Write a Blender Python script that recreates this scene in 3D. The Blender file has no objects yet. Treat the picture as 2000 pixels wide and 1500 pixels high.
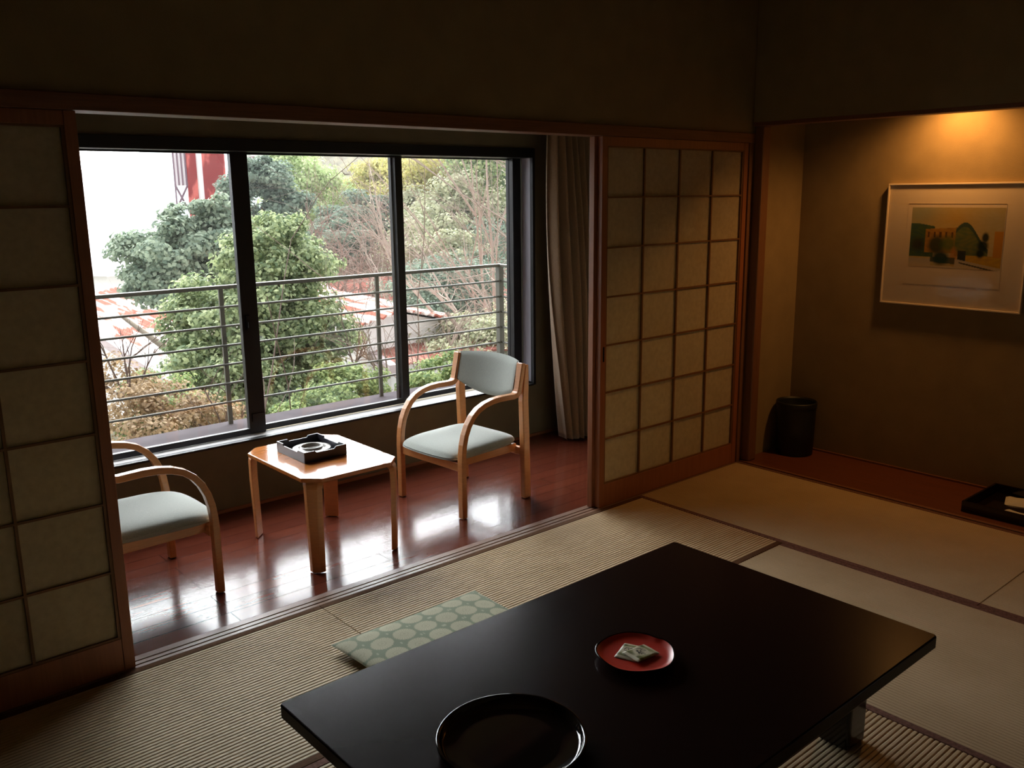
import bpy, bmesh, math, random
import numpy as np
from mathutils import Vector, Matrix

S = bpy.context.scene
COL = S.collection
PI = math.pi

# ------------------------------------------------------------------ camera
FPX = 1735.0
CAM_R = ((0.75285751, -0.65810208, -0.01035497),      # right
         (-0.14624243, -0.15191804, -0.97751423),     # down
         (0.64173103, 0.73744326, -0.21061509))       # forward
CAM_POS = Vector((0, 0, 1.5))
cam_d = bpy.data.cameras.new('camera')
cam = bpy.data.objects.new('camera', cam_d)
COL.objects.link(cam)
cam_d.sensor_fit = 'HORIZONTAL'
cam_d.sensor_width = 36.0
cam_d.lens = FPX / 2000 * 36
cam_d.clip_start = 0.02
cam_d.clip_end = 500
_r, _d, _f = [Vector(v) for v in CAM_R]
m = Matrix((_r, -_d, -_f)).transposed().to_4x4()
m.translation = CAM_POS
cam.matrix_world = m
S.camera = cam

# ------------------------------------------------------------------ world / exposure
W = bpy.data.worlds.new('overcast_sky')
S.world = W
W.use_nodes = True
nt = W.node_tree
bgn = nt.nodes['Background']
tc = nt.nodes.new('ShaderNodeTexCoord')
nrm = nt.nodes.new('ShaderNodeVectorMath'); nrm.operation = 'NORMALIZE'
dot = nt.nodes.new('ShaderNodeVectorMath'); dot.operation = 'DOT_PRODUCT'
dot.inputs[1].default_value = (0.33, 0.78, 0.53)      # veiled sun, up and ahead through the window
mr = nt.nodes.new('ShaderNodeMapRange'); mr.interpolation_type = 'SMOOTHSTEP'
mr.inputs['From Min'].default_value = 0.45
mr.inputs['From Max'].default_value = 1.0
mr.inputs['To Min'].default_value = 2.2
mr.inputs['To Max'].default_value = 17.0
nt.links.new(tc.outputs['Generated'], nrm.inputs[0])
nt.links.new(nrm.outputs[0], dot.inputs[0])
nt.links.new(dot.outputs['Value'], mr.inputs['Value'])
nt.links.new(mr.outputs[0], bgn.inputs[1])
bgn.inputs[0].default_value = (0.96, 0.97, 1.0, 1)

S.view_settings.view_transform = 'Standard'
S.view_settings.look = 'None'
S.view_settings.gamma = 1
S.view_settings.use_curve_mapping = False
S.view_settings.exposure = 0.0
S.cycles.max_bounces = 10
S.cycles.diffuse_bounces = 8
S.cycles.glossy_bounces = 4
S.cycles.transmission_bounces = 6
S.cycles.transparent_max_bounces = 16
S.cycles.sample_clamp_indirect = 6.0


# ------------------------------------------------------------------ helpers
def at(u, v, Y):
    """point at depth y=Y seen at photo pixel (u, v) - used to lay out the distant view"""
    d = _r * ((u - 1000) / FPX) + _d * ((v - 750) / FPX) + _f
    return CAM_POS + d * (Y / d.y)


def srgb(r, g, b):
    def f(c):
        c /= 255
        return c / 12.92 if c <= 0.04045 else ((c + 0.055) / 1.055) ** 2.4
    return (f(r), f(g), f(b), 1)


class Nodes:
    def __init__(self, name):
        self.m = bpy.data.materials.new(name)
        self.m.use_nodes = True
        self.t = self.m.node_tree
        self.b = self.t.nodes['Principled BSDF']

    def n(self, kind, **kw):
        x = self.t.nodes.new('ShaderNode' + kind)
        for k, v in kw.items():
            setattr(x, k, v)
        return x

    def l(self, a, b):
        self.t.links.new(a, b)


def mat(name, col, rough=0.6, metal=0.0, spec=0.5, noise=None, bump=None, coat=0.0, coat_rough=0.1):
    """noise=(scale, amount[, stretch xyz]) varies the colour; bump=(scale, strength[, stretch])"""
    k = Nodes(name)
    b = k.b
    b.inputs['Base Color'].default_value = col
    b.inputs['Roughness'].default_value = rough
    b.inputs['Metallic'].default_value = metal
    b.inputs['Specular IOR Level'].default_value = spec
    b.inputs['Coat Weight'].default_value = coat
    b.inputs['Coat Roughness'].default_value = coat_rough
    tc = k.n('TexCoord')
    if noise:
        mp = k.n('Mapping')
        if len(noise) > 2:
            mp.inputs['Scale'].default_value = noise[2]
        nz = k.n('TexNoise')
        nz.inputs['Scale'].default_value = noise[0]
        nz.inputs['Detail'].default_value = 6
        k.l(tc.outputs['Object'], mp.inputs[0])
        k.l(mp.outputs[0], nz.inputs['Vector'])
        r = k.n('ValToRGB')
        a = noise[1]
        r.color_ramp.elements[0].position = 0.3
        r.color_ramp.elements[1].position = 0.7
        r.color_ramp.elements[0].color = tuple(c * (1 - a) for c in col[:3]) + (1,)
        r.color_ramp.elements[1].color = tuple(min(1, c * (1 + a)) for c in col[:3]) + (1,)
        k.l(nz.outputs['Fac'], r.inputs[0])
        k.l(r.outputs[0], b.inputs['Base Color'])
    if bump:
        mp = k.n('Mapping')
        if len(bump) > 2:
            mp.inputs['Scale'].default_value = bump[2]
        nz = k.n('TexNoise')
        nz.inputs['Scale'].default_value = bump[0]
        nz.inputs['Detail'].default_value = 4
        bp = k.n('Bump')
        bp.inputs['Strength'].default_value = bump[1]
        bp.inputs['Distance'].default_value = 0.003
        k.l(tc.outputs['Object'], mp.inputs[0])
        k.l(mp.outputs[0], nz.inputs['Vector'])
        k.l(nz.outputs['Fac'], bp.inputs['Height'])
        k.l(bp.outputs[0], b.inputs['Normal'])
    return k.m


def mat_island(name, c1, c2, rough=0.7, transl=0.4, attr=None):
    """foliage: colour varies leaf by leaf, a little light passes through"""
    k = Nodes(name)
    g = k.n('NewGeometry')
    r = k.n('ValToRGB')
    r.color_ramp.elements[0].color = c1
    r.color_ramp.elements[1].color = c2
    k.l(g.outputs['Random Per Island'], r.inputs[0])
    k.l(r.outputs[0], k.b.inputs['Base Color'])
    k.b.inputs['Roughness'].default_value = rough
    tr = k.n('BsdfTranslucent')
    k.l(r.outputs[0], tr.inputs[0])
    mx = k.n('MixShader')
    mx.inputs[0].default_value = transl
    k.l(k.b.outputs[0], mx.inputs[1])
    k.l(tr.outputs[0], mx.inputs[2])
    k.l(mx.outputs[0], k.t.nodes['Material Output'].inputs[0])
    return k.m


def mat_attr(name, rough=0.7, spec=0.3, coat=0.0, bump=None):
    k = Nodes(name)
    a = k.n('Attribute', attribute_name='paint')
    k.l(a.outputs['Color'], k.b.inputs['Base Color'])
    k.b.inputs['Roughness'].default_value = rough
    k.b.inputs['Specular IOR Level'].default_value = spec
    k.b.inputs['Coat Weight'].default_value = coat
    return k.m


def tag(o, label=None, cat=None, group=None, kind=None):
    if label: o['label'] = label
    if cat: o['category'] = cat
    if group: o['group'] = group
    if kind: o['kind'] = kind
    return o


def thing(name, label, cat, loc=(0, 0, 0), rz=0.0, group=None):
    o = bpy.data.objects.new(name, None)
    o.empty_display_size = 0.1
    COL.objects.link(o)
    o.location = loc
    o.rotation_euler = (0, 0, rz)
    return tag(o, label, cat, group)


def link(name, me, m, parent=None, loc=None, bevel=None, smooth=False, seg=2, subsurf=0, solid=None):
    if m is not None:
        me.materials.append(m)
    if smooth:
        me.polygons.foreach_set('use_smooth', [True] * len(me.polygons))
    o = bpy.data.objects.new(name, me)
    COL.objects.link(o)
    if parent is not None:
        o.parent = parent
    if loc is not None:
        o.location = loc
    if solid:
        md = o.modifiers.new('solid', 'SOLIDIFY'); md.thickness = solid; md.offset = 0
    if bevel:
        md = o.modifiers.new('bevel', 'BEVEL'); md.width = bevel; md.segments = seg; md.limit_method = 'ANGLE'
        md.angle_limit = math.radians(40)
    if subsurf:
        md = o.modifiers.new('subsurf', 'SUBSURF'); md.levels = subsurf; md.render_levels = subsurf
    return o


class MB:
    """collects shapes, builds ONE mesh object"""
    def __init__(self):
        self.v = []
        self.f = []

    def raw(self, vs, fs):
        n = len(self.v)
        self.v += [tuple(p) for p in vs]
        self.f += [tuple(i + n for i in f) for f in fs]
        return self

    def box(self, x0, x1, y0, y1, z0, z1):
        v = [(x, y, z) for z in (z0, z1) for y in (y0, y1) for x in (x0, x1)]
        f = [(0, 2, 3, 1), (4, 5, 7, 6), (0, 1, 5, 4), (2, 6, 7, 3), (0, 4, 6, 2), (1, 3, 7, 5)]
        return self.raw(v, f)

    def loft(self, rings, close=True, cap=True):
        n = len(rings[0])
        vs = [p for r in rings for p in r]
        fs = []
        for i in range(len(rings) - 1):
            for j in range(n if close else n - 1):
                a, b = i * n + j, i * n + (j + 1) % n
                fs.append((a, b, b + n, a + n))
        if cap and close:
            fs.append(tuple(range(n))[::-1])
            fs.append(tuple((len(rings) - 1) * n + j for j in range(n)))
        return self.raw(vs, fs)

    def strip(self, path, w, t, y0=0.0):
        """rectangular bar, width w along y (centred y0), thickness t, along a path of (x, z[, w, t])"""
        rings = []
        for i, p in enumerate(path):
            a = path[max(0, i - 1)]
            b = path[min(len(path) - 1, i + 1)]
            dx, dz = b[0] - a[0], b[1] - a[1]
            L = math.hypot(dx, dz) or 1
            nx, nz = -dz / L, dx / L
            ww = p[2] if len(p) > 2 else w
            tt = p[3] if len(p) > 3 else t
            yy = y0(i) if callable(y0) else y0
            rings.append([(p[0] + s * nx * tt / 2, yy + q * ww / 2, p[1] + s * nz * tt / 2)
                          for s, q in ((1, 1), (1, -1), (-1, -1), (-1, 1))])
        return self.loft(rings)

    def tube(self, pts, r, n=6, cap=True):
        rings = []
        pts = [Vector(p) for p in pts]
        for i, p in enumerate(pts):
            d = (pts[min(len(pts) - 1, i + 1)] - pts[max(0, i - 1)]).normalized()
            up = Vector((0, 0, 1)) if abs(d.z) < 0.95 else Vector((1, 0, 0))
            a = d.cross(up).normalized()
            b = d.cross(a)
            rr = r[i] if isinstance(r, (list, tuple)) else r
            rings.append([p + (a * math.cos(t) + b * math.sin(t)) * rr for t in (2 * PI * k / n for k in range(n))])
        return self.loft(rings, cap=cap)

    def lathe(self, prof, c=(0, 0, 0), n=48, wob=None, cap=True):
        rings = []
        for r, z in prof:
            rings.append([(c[0] + r * (wob(t) if wob else 1) * math.cos(t),
                           c[1] + r * (wob(t) if wob else 1) * math.sin(t), c[2] + z)
                          for t in (2 * PI * k / n for k in range(n))])
        return self.loft(rings, cap=cap)

    def mesh(self, name):
        me = bpy.data.meshes.new(name)
        me.from_pydata(self.v, [], self.f)
        bm = bmesh.new()
        bm.from_mesh(me)
        bmesh.ops.recalc_face_normals(bm, faces=bm.faces)
        bm.to_mesh(me)
        bm.free()
        return me

    def build(self, name, m, parent=None, **kw):
        return link(name, self.mesh(name), m, parent, **kw)


def grid_mesh(name, nu, nv, fn, paint=None):
    """grid surface with an optional colour attribute"""
    vs = []
    cs = []
    for j in range(nv + 1):
        for i in range(nu + 1):
            u, v = i / nu, j / nv
            vs.append(fn(u, v))
            if paint:
                cs.append(paint(u, v))
    fs = [(j * (nu + 1) + i, j * (nu + 1) + i + 1, (j + 1) * (nu + 1) + i + 1, (j + 1) * (nu + 1) + i)
          for j in range(nv) for i in range(nu)]
    me = bpy.data.meshes.new(name)
    me.from_pydata(vs, [], fs)
    if paint:
        ca = me.color_attributes.new('paint', 'FLOAT_COLOR', 'POINT')
        ca.data.foreach_set('color', [c for col in cs for c in (tuple(col[:3]) + (1.0,))])
    return me


def np_mesh(name, verts, quads):
    me = bpy.data.meshes.new(name)
    nv, nq = len(verts), len(quads)
    me.vertices.add(nv)
    me.vertices.foreach_set('co', verts.astype(np.float32).ravel())
    me.loops.add(nq * 4)
    me.loops.foreach_set('vertex_index', quads.astype(np.int32).ravel())
    me.polygons.add(nq)
    me.polygons.foreach_set('loop_start', np.arange(0, nq * 4, 4, dtype=np.int32))
    me.update(calc_edges=True)
    me.validate()
    return me


# ------------------------------------------------------------------ materials
M = {}
M['plaster'] = mat('olive_plaster', srgb(146, 128, 94), 0.92, noise=(9, 0.08), bump=(260, 0.25), spec=0.2)
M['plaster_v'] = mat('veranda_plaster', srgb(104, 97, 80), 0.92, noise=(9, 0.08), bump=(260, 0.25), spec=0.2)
M['ceiling'] = mat('ceiling_board', srgb(150, 124, 88), 0.8, noise=(3, 0.12, (1, 12, 1)))
M['cedar'] = mat('cedar_trim', srgb(122, 78, 52), 0.5, noise=(6, 0.16, (1, 30, 30)), bump=(40, 0.1, (1, 20, 20)))
M['cedar_up'] = mat('cedar_post', srgb(122, 84, 56), 0.5, noise=(6, 0.14, (30, 30, 1)))
M['shoji_wood'] = mat('shoji_wood', srgb(150, 92, 58), 0.45, noise=(5, 0.12, (25, 25, 1)))
M['kumiko'] = mat('lattice_wood', srgb(120, 82, 44), 0.55, noise=(8, 0.1))
M['sill'] = mat('sill_wood', srgb(128, 96, 76), 0.4, noise=(5, 0.12, (1, 30, 1)))
M['groove'] = mat('groove_wood', srgb(62, 36, 28), 0.6)
M['heri'] = mat('mat_border_cloth', srgb(112, 82, 72), 0.9, noise=(90, 0.35), spec=0.1)
M['heri_dark'] = mat('mat_border_brown', srgb(92, 66, 46), 0.9, noise=(90, 0.2), spec=0.1)
M['black_alu'] = mat('black_aluminium', srgb(30, 29, 33), 0.42, metal=0.3, spec=0.4)
M['grey_alu'] = mat('grey_aluminium', srgb(176, 174, 186), 0.4, metal=0.2)
M['sill_alu'] = mat('pale_sill_enamel', srgb(238, 236, 236), 0.2, coat=0.6)
M['rail'] = mat('painted_rail_steel', srgb(98, 96, 88), 0.5, metal=0.1)
M['concrete'] = mat('stained_concrete', srgb(72, 66, 70), 0.9, spec=0.08, noise=(5, 0.18), bump=(50, 0.2))
M['ply'] = mat('beech_bentwood', srgb(205, 140, 86), 0.28, noise=(7, 0.08, (3, 3, 20)), coat=0.3, coat_rough=0.15)
M['ply_edge'] = mat('beech_edge', srgb(214, 150, 96), 0.35, noise=(7, 0.08))
M['table_ply'] = mat('varnished_table_wood', srgb(190, 116, 58), 0.16, noise=(4, 0.1, (2, 14, 2)), coat=1.0, coat_rough=0.04)
M['tray_dark'] = mat('dark_grey_lacquer', srgb(58, 56, 64), 0.35)
M['ash'] = mat('grey_glazed_ceramic', srgb(150, 145, 138), 0.2, coat=0.6)
M['lacquer'] = mat('black_lacquer', srgb(24, 13, 10), 0.12, spec=0.5)
M['lacquer_top'] = mat('worn_black_lacquer_top', srgb(28, 15, 11), 0.24, spec=0.07)
M['tray_black'] = mat('gloss_black_lacquer', srgb(10, 9, 9), 0.07, spec=0.5)
M['red_lacquer'] = mat('vermilion_lacquer', srgb(178, 44, 26), 0.3, noise=(40, 0.05))
M['bin'] = mat('black_bin_plastic', srgb(26, 28, 26), 0.5)
M['toko_floor'] = mat('alcove_board', srgb(104, 58, 34), 0.4, noise=(4, 0.18, (25, 1, 1)))
M['frame_white'] = mat('white_frame', srgb(222, 206, 182), 0.5)
M['mat_board'] = mat('cream_mat_board', srgb(236, 220, 194), 0.85)
M['paper_white'] = mat('white_paper', srgb(215, 215, 212), 0.7)


def fabric(name, c1, c2, rough=0.95, sheen=0.3, scale=420):
    k = Nodes(name)
    tc = k.n('TexCoord')
    nz = k.n('TexNoise'); nz.inputs['Scale'].default_value = scale; nz.inputs['Detail'].default_value = 2
    r = k.n('ValToRGB')
    r.color_ramp.elements[0].color = c1; r.color_ramp.elements[0].position = 0.35
    r.color_ramp.elements[1].color = c2; r.color_ramp.elements[1].position = 0.65
    k.l(tc.outputs['Object'], nz.inputs['Vector'])
    k.l(nz.outputs['Fac'], r.inputs[0])
    k.l(r.outputs[0], k.b.inputs['Base Color'])
    k.b.inputs['Roughness'].default_value = rough
    k.b.inputs['Sheen Weight'].default_value = sheen
    bp = k.n('Bump'); bp.inputs['Strength'].default_value = 0.3; bp.inputs['Distance'].default_value = 0.001
    k.l(nz.outputs['Fac'], bp.inputs['Height'])
    k.l(bp.outputs[0], k.b.inputs['Normal'])
    return k.m


M['seat'] = fabric('sage_grey_upholstery', srgb(138, 144, 138), srgb(160, 165, 158))
M['curtain'] = fabric('taupe_curtain_cloth', srgb(108, 84, 62), srgb(128, 102, 76), scale=300)


def shoji_paper():
    k = Nodes('shoji_paper')
    tc = k.n('TexCoord')
    nz = k.n('TexNoise'); nz.inputs['Scale'].default_value = 45; nz.inputs['Detail'].default_value = 5
    r = k.n('ValToRGB')
    r.color_ramp.elements[0].color = srgb(208, 194, 162); r.color_ramp.elements[0].position = 0.3
    r.color_ramp.elements[1].color = srgb(222, 209, 178); r.color_ramp.elements[1].position = 0.7
    k.l(tc.outputs['Object'], nz.inputs['Vector']); k.l(nz.outputs['Fac'], r.inputs[0])
    d = k.n('BsdfDiffuse'); t = k.n('BsdfTranslucent'); mx = k.n('MixShader')
    mx.inputs[0].default_value = 0.42
    k.l(r.outputs[0], d.inputs[0]); k.l(r.outputs[0], t.inputs[0])
    k.l(d.outputs[0], mx.inputs[1]); k.l(t.outputs[0], mx.inputs[2])
    k.l(mx.outputs[0], k.t.nodes['Material Output'].inputs[0])
    return k.m


M['paper'] = shoji_paper()


def glass():
    k = Nodes('window_glass')
    lw = k.n('LayerWeight'); lw.inputs['Blend'].default_value = 0.5
    pw = k.n('Math', operation='POWER'); pw.inputs[1].default_value = 5
    fr = k.n('MapRange'); fr.inputs['To Min'].default_value = 0.035
    k.l(lw.outputs['Facing'], pw.inputs[0]); k.l(pw.outputs[0], fr.inputs['Value'])
    tr = k.n('BsdfTransparent'); tr.inputs[0].default_value = (0.95, 0.965, 0.96, 1)
    gl = k.n('BsdfGlossy'); gl.inputs['Roughness'].default_value = 0.02
    mx = k.n('MixShader')
    k.l(fr.outputs[0], mx.inputs[0]); k.l(tr.outputs[0], mx.inputs[1]); k.l(gl.outputs[0], mx.inputs[2])
    k.l(mx.outputs[0], k.t.nodes['Material Output'].inputs[0])
    return k.m


M['glass'] = glass()


def tatami_mat_material():
    k = Nodes('igusa_weave')
    tc = k.n('TexCoord')
    nz = k.n('TexNoise'); nz.inputs['Scale'].default_value = 5; nz.inputs['Detail'].default_value = 8
    n2 = k.n('TexNoise'); n2.inputs['Scale'].default_value = 400; n2.inputs['Detail'].default_value = 2
    r = k.n('ValToRGB')
    r.color_ramp.elements[0].color = srgb(178, 157, 122); r.color_ramp.elements[0].position = 0.3
    r.color_ramp.elements[1].color = srgb(200, 179, 146); r.color_ramp.elements[1].position = 0.7
    ad = k.n('Math', operation='ADD')
    ml = k.n('Math', operation='MULTIPLY'); ml.inputs[1].default_value = 0.5
    k.l(tc.outputs['Object'], nz.inputs['Vector']); k.l(tc.outputs['Object'], n2.inputs['Vector'])
    k.l(nz.outputs['Fac'], ad.inputs[0]); k.l(n2.outputs['Fac'], ad.inputs[1]); k.l(ad.outputs[0], ml.inputs[0])
    k.l(ml.outputs[0], r.inputs[0]); k.l(r.outputs[0], k.b.inputs['Base Color'])
    k.b.inputs['Roughness'].default_value = 0.6
    k.b.inputs['Specular IOR Level'].default_value = 0.35
    bp = k.n('Bump'); bp.inputs['Strength'].default_value = 0.4; bp.inputs['Distance'].default_value = 0.001
    k.l(n2.outputs['Fac'], bp.inputs['Height']); k.l(bp.outputs[0], k.b.inputs['Normal'])
    return k.m


M['igusa'] = tatami_mat_material()


def floorboards():
    k = Nodes('varnished_floorboards')
    tc = k.n('TexCoord')
    br = k.n('TexBrick')
    br.offset = 0.37
    br.inputs['Scale'].default_value = 1.0
    br.inputs['Brick Width'].default_value = 1.9
    br.inputs['Row Height'].default_value = 0.09
    br.inputs['Mortar Size'].default_value = 0.0022
    br.inputs['Mortar Smooth'].default_value = 0.0
    br.inputs['Color1'].default_value = srgb(98, 46, 31)
    br.inputs['Color2'].default_value = srgb(86, 39, 27)
    br.inputs['Mortar'].default_value = srgb(50, 22, 14)
    k.l(tc.outputs['Object'], br.inputs['Vector'])
    mp = k.n('Mapping'); mp.inputs['Scale'].default_value = (2, 14, 1)
    nz = k.n('TexNoise'); nz.inputs['Scale'].default_value = 3; nz.inputs['Detail'].default_value = 8
    k.l(tc.outputs['Object'], mp.inputs[0]); k.l(mp.outputs[0], nz.inputs['Vector'])
    mx = k.n('Mix', data_type='RGBA', blend_type='MULTIPLY'); mx.inputs[0].default_value = 0.2
    r = k.n('ValToRGB'); r.color_ramp.elements[0].color = (0.55, 0.5, 0.5, 1); r.color_ramp.elements[0].position = 0.35
    r.color_ramp.elements[1].position = 0.65
    k.l(nz.outputs['Fac'], r.inputs[0])
    k.l(br.outputs['Color'], mx.inputs[6]); k.l(r.outputs[0], mx.inputs[7]); k.l(mx.outputs[2], k.b.inputs['Base Color'])
    # scuffed varnish
    n3 = k.n('TexNoise'); n3.inputs['Scale'].default_value = 7; n3.inputs['Detail'].default_value = 7
    m3 = k.n('Mapping'); m3.inputs['Scale'].default_value = (1, 3, 1)
    k.l(tc.outputs['Object'], m3.inputs[0]); k.l(m3.outputs[0], n3.inputs['Vector'])
    rr = k.n('MapRange'); rr.inputs['From Min'].default_value = 0.35; rr.inputs['From Max'].default_value = 0.75
    rr.inputs['To Min'].default_value = 0.16; rr.inputs['To Max'].default_value = 0.23
    k.l(n3.outputs['Fac'], rr.inputs['Value']); k.l(rr.outputs[0], k.b.inputs['Roughness'])
    k.b.inputs['Specular IOR Level'].default_value = 0.2
    cw = k.n('MapRange'); cw.inputs['To Min'].default_value = 0.30; cw.inputs['To Max'].default_value = 0.0
    k.l(br.outputs['Fac'], cw.inputs['Value']); k.l(cw.outputs[0], k.b.inputs['Coat Weight'])
    k.b.inputs['Coat IOR'].default_value = 1.5
    k.b.inputs['Coat Roughness'].default_value = 0.14
    bp = k.n('Bump'); bp.inputs['Strength'].default_value = 0.3; bp.inputs['Distance'].default_value = 0.001
    k.l(br.outputs['Fac'], bp.inputs['Height']); bp.invert = True
    k.l(bp.outputs[0], k.b.inputs['Normal'])
    return k.m


M['floor'] = floorboards()

# ------------------------------------------------------------------ room shell
def struct(name, mb, m, **kw):
    return tag(mb.build(name, m, **kw), kind='structure')


XL, YB, ZC = -1.6, -1.4, 2.5     # left wall, wall behind the camera, ceiling
YS = 2.80                         # room face of the sliding-screen wall
YW = 4.0                          # veranda face of the window wall
struct('floor', MB().box(XL, 4.14, YB, 2.795, -0.12, -0.056), M['groove'])
struct('floor_veranda', MB().box(-0.6, 4.32, 2.877, 4.0, -0.1, -0.002), M['floor'])
struct('ceiling', MB().box(XL - .1, 5.0, YB - .1, 4.2, ZC, ZC + .1), M['ceiling'])
struct('ceiling_veranda', MB().box(-0.7, 4.4, 2.9, 4.0, 1.98, 2.04), M['ceiling'])
struct('wall_left', MB().box(XL - .1, XL, YB, 2.9, -0.1, ZC), M['plaster'])
M['plaster_pale'] = mat('pale_plaster', srgb(206, 192, 160), 0.9, noise=(6, 0.05), bump=(200, 0.2))  # unseen back wall, coloured paler than the others to bounce fill light
struct('wall_back', MB().box(XL - .1, 5.0, YB - .1, YB, -0.1, ZC), M['plaster_pale'])
struct('wall_front', MB().box(XL, 4.14, 2.805, 2.895, 1.79, ZC)
       .box(XL, -0.32, 2.805, 2.895, -0.1, 1.79).box(4.145, 4.63, 2.80, 2.895, -0.1, ZC)
       .box(4.14, 4.15, 2.80, 2.895, 1.79, ZC), M['plaster'])
# alcove on the right
struct('wall_right', MB().box(4.63, 4.73, YB, 2.9, -0.1, ZC), M['plaster'])
struct('wall_alcove_header', MB().box(4.13, 4.20, YB, 2.80, 1.845, ZC), M['plaster'])
struct('wall_alcove_end', MB().box(4.14, 4.63, -0.52, -0.42, -0.1, 1.845), M['plaster'])
struct('ceiling_alcove', MB().box(4.20, 4.63, YB, 2.80, 2.02, 2.06), M['ceiling'])
struct('floor_alcove', MB().box(4.155, 4.63, -0.42, 2.80, -0.05, 0.006), M['toko_floor'])
struct('trim_1', MB().box(4.13, 4.155, -0.42, 2.80, -0.05, 0.006), M['cedar'], bevel=.002)       # alcove edge rail
struct('trim_2', MB().box(4.13, 4.205, -0.5, 2.80, 1.825, 1.846), M['cedar'], bevel=.003)        # under the alcove header
struct('trim_3', MB().box(4.145, 4.215, 2.745, 2.80, 0.006, 1.826), M['cedar_up'], bevel=.008)       # alcove post
struct('trim_4', MB().box(4.105, 4.144, 2.797, 2.885, 0.0, 1.742), M['cedar_up'], bevel=.003)       # jamb
struct('trim_5', MB().box(XL, 4.144, 2.792, 2.90, 1.742, 1.79), M['cedar'], bevel=.003)          # lintel
struct('trim_6', MB().box(XL, 4.144, 2.795, 2.811, -0.055, 0.0).box(XL, 4.144, 2.819, 2.838, -0.055, 0.0)
       .box(XL, 4.144, 2.846, 2.877, -0.055, 0.0).box(XL, 4.144, 2.795, 2.877, -0.055, -0.006), M['sill'])   # grooved sill
struct('trim_7', MB().box(4.616, 4.63, -0.42, 2.80, 0.006, 0.016), M['cedar'])                     # thin strip at alcove wall foot
# veranda ends and window wall
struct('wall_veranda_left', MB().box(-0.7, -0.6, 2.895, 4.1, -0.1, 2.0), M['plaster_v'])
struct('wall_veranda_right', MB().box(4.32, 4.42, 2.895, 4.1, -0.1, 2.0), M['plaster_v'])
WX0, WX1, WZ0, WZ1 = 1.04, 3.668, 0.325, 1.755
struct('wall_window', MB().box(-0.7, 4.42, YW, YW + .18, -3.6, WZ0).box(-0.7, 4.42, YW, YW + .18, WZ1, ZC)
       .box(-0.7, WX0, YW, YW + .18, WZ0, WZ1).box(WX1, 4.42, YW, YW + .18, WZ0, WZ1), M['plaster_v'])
struct('baseboard_window', MB().box(-0.6, 4.32, 3.988, 4.0, -0.002, 0.016), M['cedar'], bevel=.002)
struct('baseboard_veranda_right', MB().box(4.308, 4.32, 2.9, 3.988, -0.002, 0.02), M['cedar'])

# ------------------------------------------------------------------ window
win = tag(bpy.data.objects.new('window_1', None), kind='structure'); COL.objects.link(win)
F = M['black_alu']
MB().box(WX0 + .002, WX1 - .002, 3.985, 4.15, 1.699, 1.753).box(WX0 + .002, WX0 + .03, 3.985, 4.15, .33, 1.699)\
    .box(3.648, 3.666, 3.985, 4.012, .33, 1.705).box(3.586, 3.648, 4.094, 4.15, .33, 1.705)\
    .box(3.664, 3.667, 4.012, 4.094, .33, 1.699).box(WX0 + .03, 3.648, 3.985, 4.021, .3265, .337)\
    .build('window_frame', F, win, bevel=.0015)
MB().box(3.658, 3.6638, 4.0125, 4.0935, .345, 1.700).build('jamb_liner', M['grey_alu'], win)
MB().box(WX0 + .031, 3.647, 4.022, 4.10, .3275, .336).build('window_sill', M['sill_alu'], win, bevel=.001)


def sash(x0, x1, y, sl, sr, zb=.339, zt=1.698):
    f = MB().box(x0, x0 + sl, y, y + .026, zb, zt).box(x1 - sr, x1, y, y + .026, zb, zt)\
        .box(x0 + sl, x1 - sr, y, y + .026, zb, zb + .028).box(x0 + sl, x1 - sr, y, y + .026, zt - .008, zt)\
        .build('sash', F, win, bevel=.0015)
    g = MB().box(x0 + sl - .002, x1 - sr + .002, y + .011, y + .015, zb + .026, zt - .006)\
        .build('pane', M['glass'], f)
    return f


sash(WX0 + .03, 1.905, 4.076, .04, .085, zb=.339)
sash(1.83, 2.80, 4.104, .085, .045)
sash(2.745, 3.656, 4.076 + .055, .05, .072)
MB().box(1.835, 1.90, 4.070, 4.076, .40, .44).build('sash_stop', F, win)
MB().box(1.838, 1.856, 4.064, 4.076, .86, .93).box(1.842, 1.852, 4.052, 4.064, .87, .90).build('sash_lock', F, win)

# ------------------------------------------------------------------ shoji screens
def shoji(x0, x1, y, label, pull=None, cols=4, rows=7):
    t = thing('shoji_screen', label, 'sliding screen', ((x0 + x1) / 2, y, 0.0))
    w = (x1 - x0) / 2
    th = .030
    ST, RB, RT = .034, .112, .040
    z0, z1 = .001, 1.741
    MB().box(-w, -w + ST, 0, th, z0, z1).build('stile', M['shoji_wood'], t, bevel=.0015)
    MB().box(w - ST, w, 0, th, z0, z1).build('stile', M['shoji_wood'], t, bevel=.0015)
    MB().box(-w + ST, w - ST, .002, th - .002, z0, RB).build('bottom_rail', M['shoji_wood'], t, bevel=.0015)
    MB().box(-w + ST, w - ST, .002, th - .002, z1 - RT, z1).build('top_rail', M['shoji_wood'], t, bevel=.0015)
    iw = w - ST
    k = MB()
    b = .0045
    for i in range(cols + 1):
        x = -iw + 2 * iw * i / cols
        if i == 0: x += b
        if i == cols: x -= b
        k.box(x - b, x + b, .004, .014, RB, z1 - RT)
    for j in range(rows + 1):
        z = RB + (z1 - RT - RB) * j / rows
        if j == 0: z += b * .7
        if j == rows: z -= b * .7
        k.box(-iw, iw, .0045, .0135, z - b * .8, z + b * .8)
    k.build('lattice', M['kumiko'], t)
    MB().box(-iw - .004, iw + .004, .0142, .0146, RB - .004, z1 - RT + .004).build('paper', M['paper'], t)
    if pull is not None:
        MB().box(pull - .0045, pull + .0045, -.0012, .001, .72, .79).build('door_pull', M['lacquer'], t)
    return t


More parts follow.
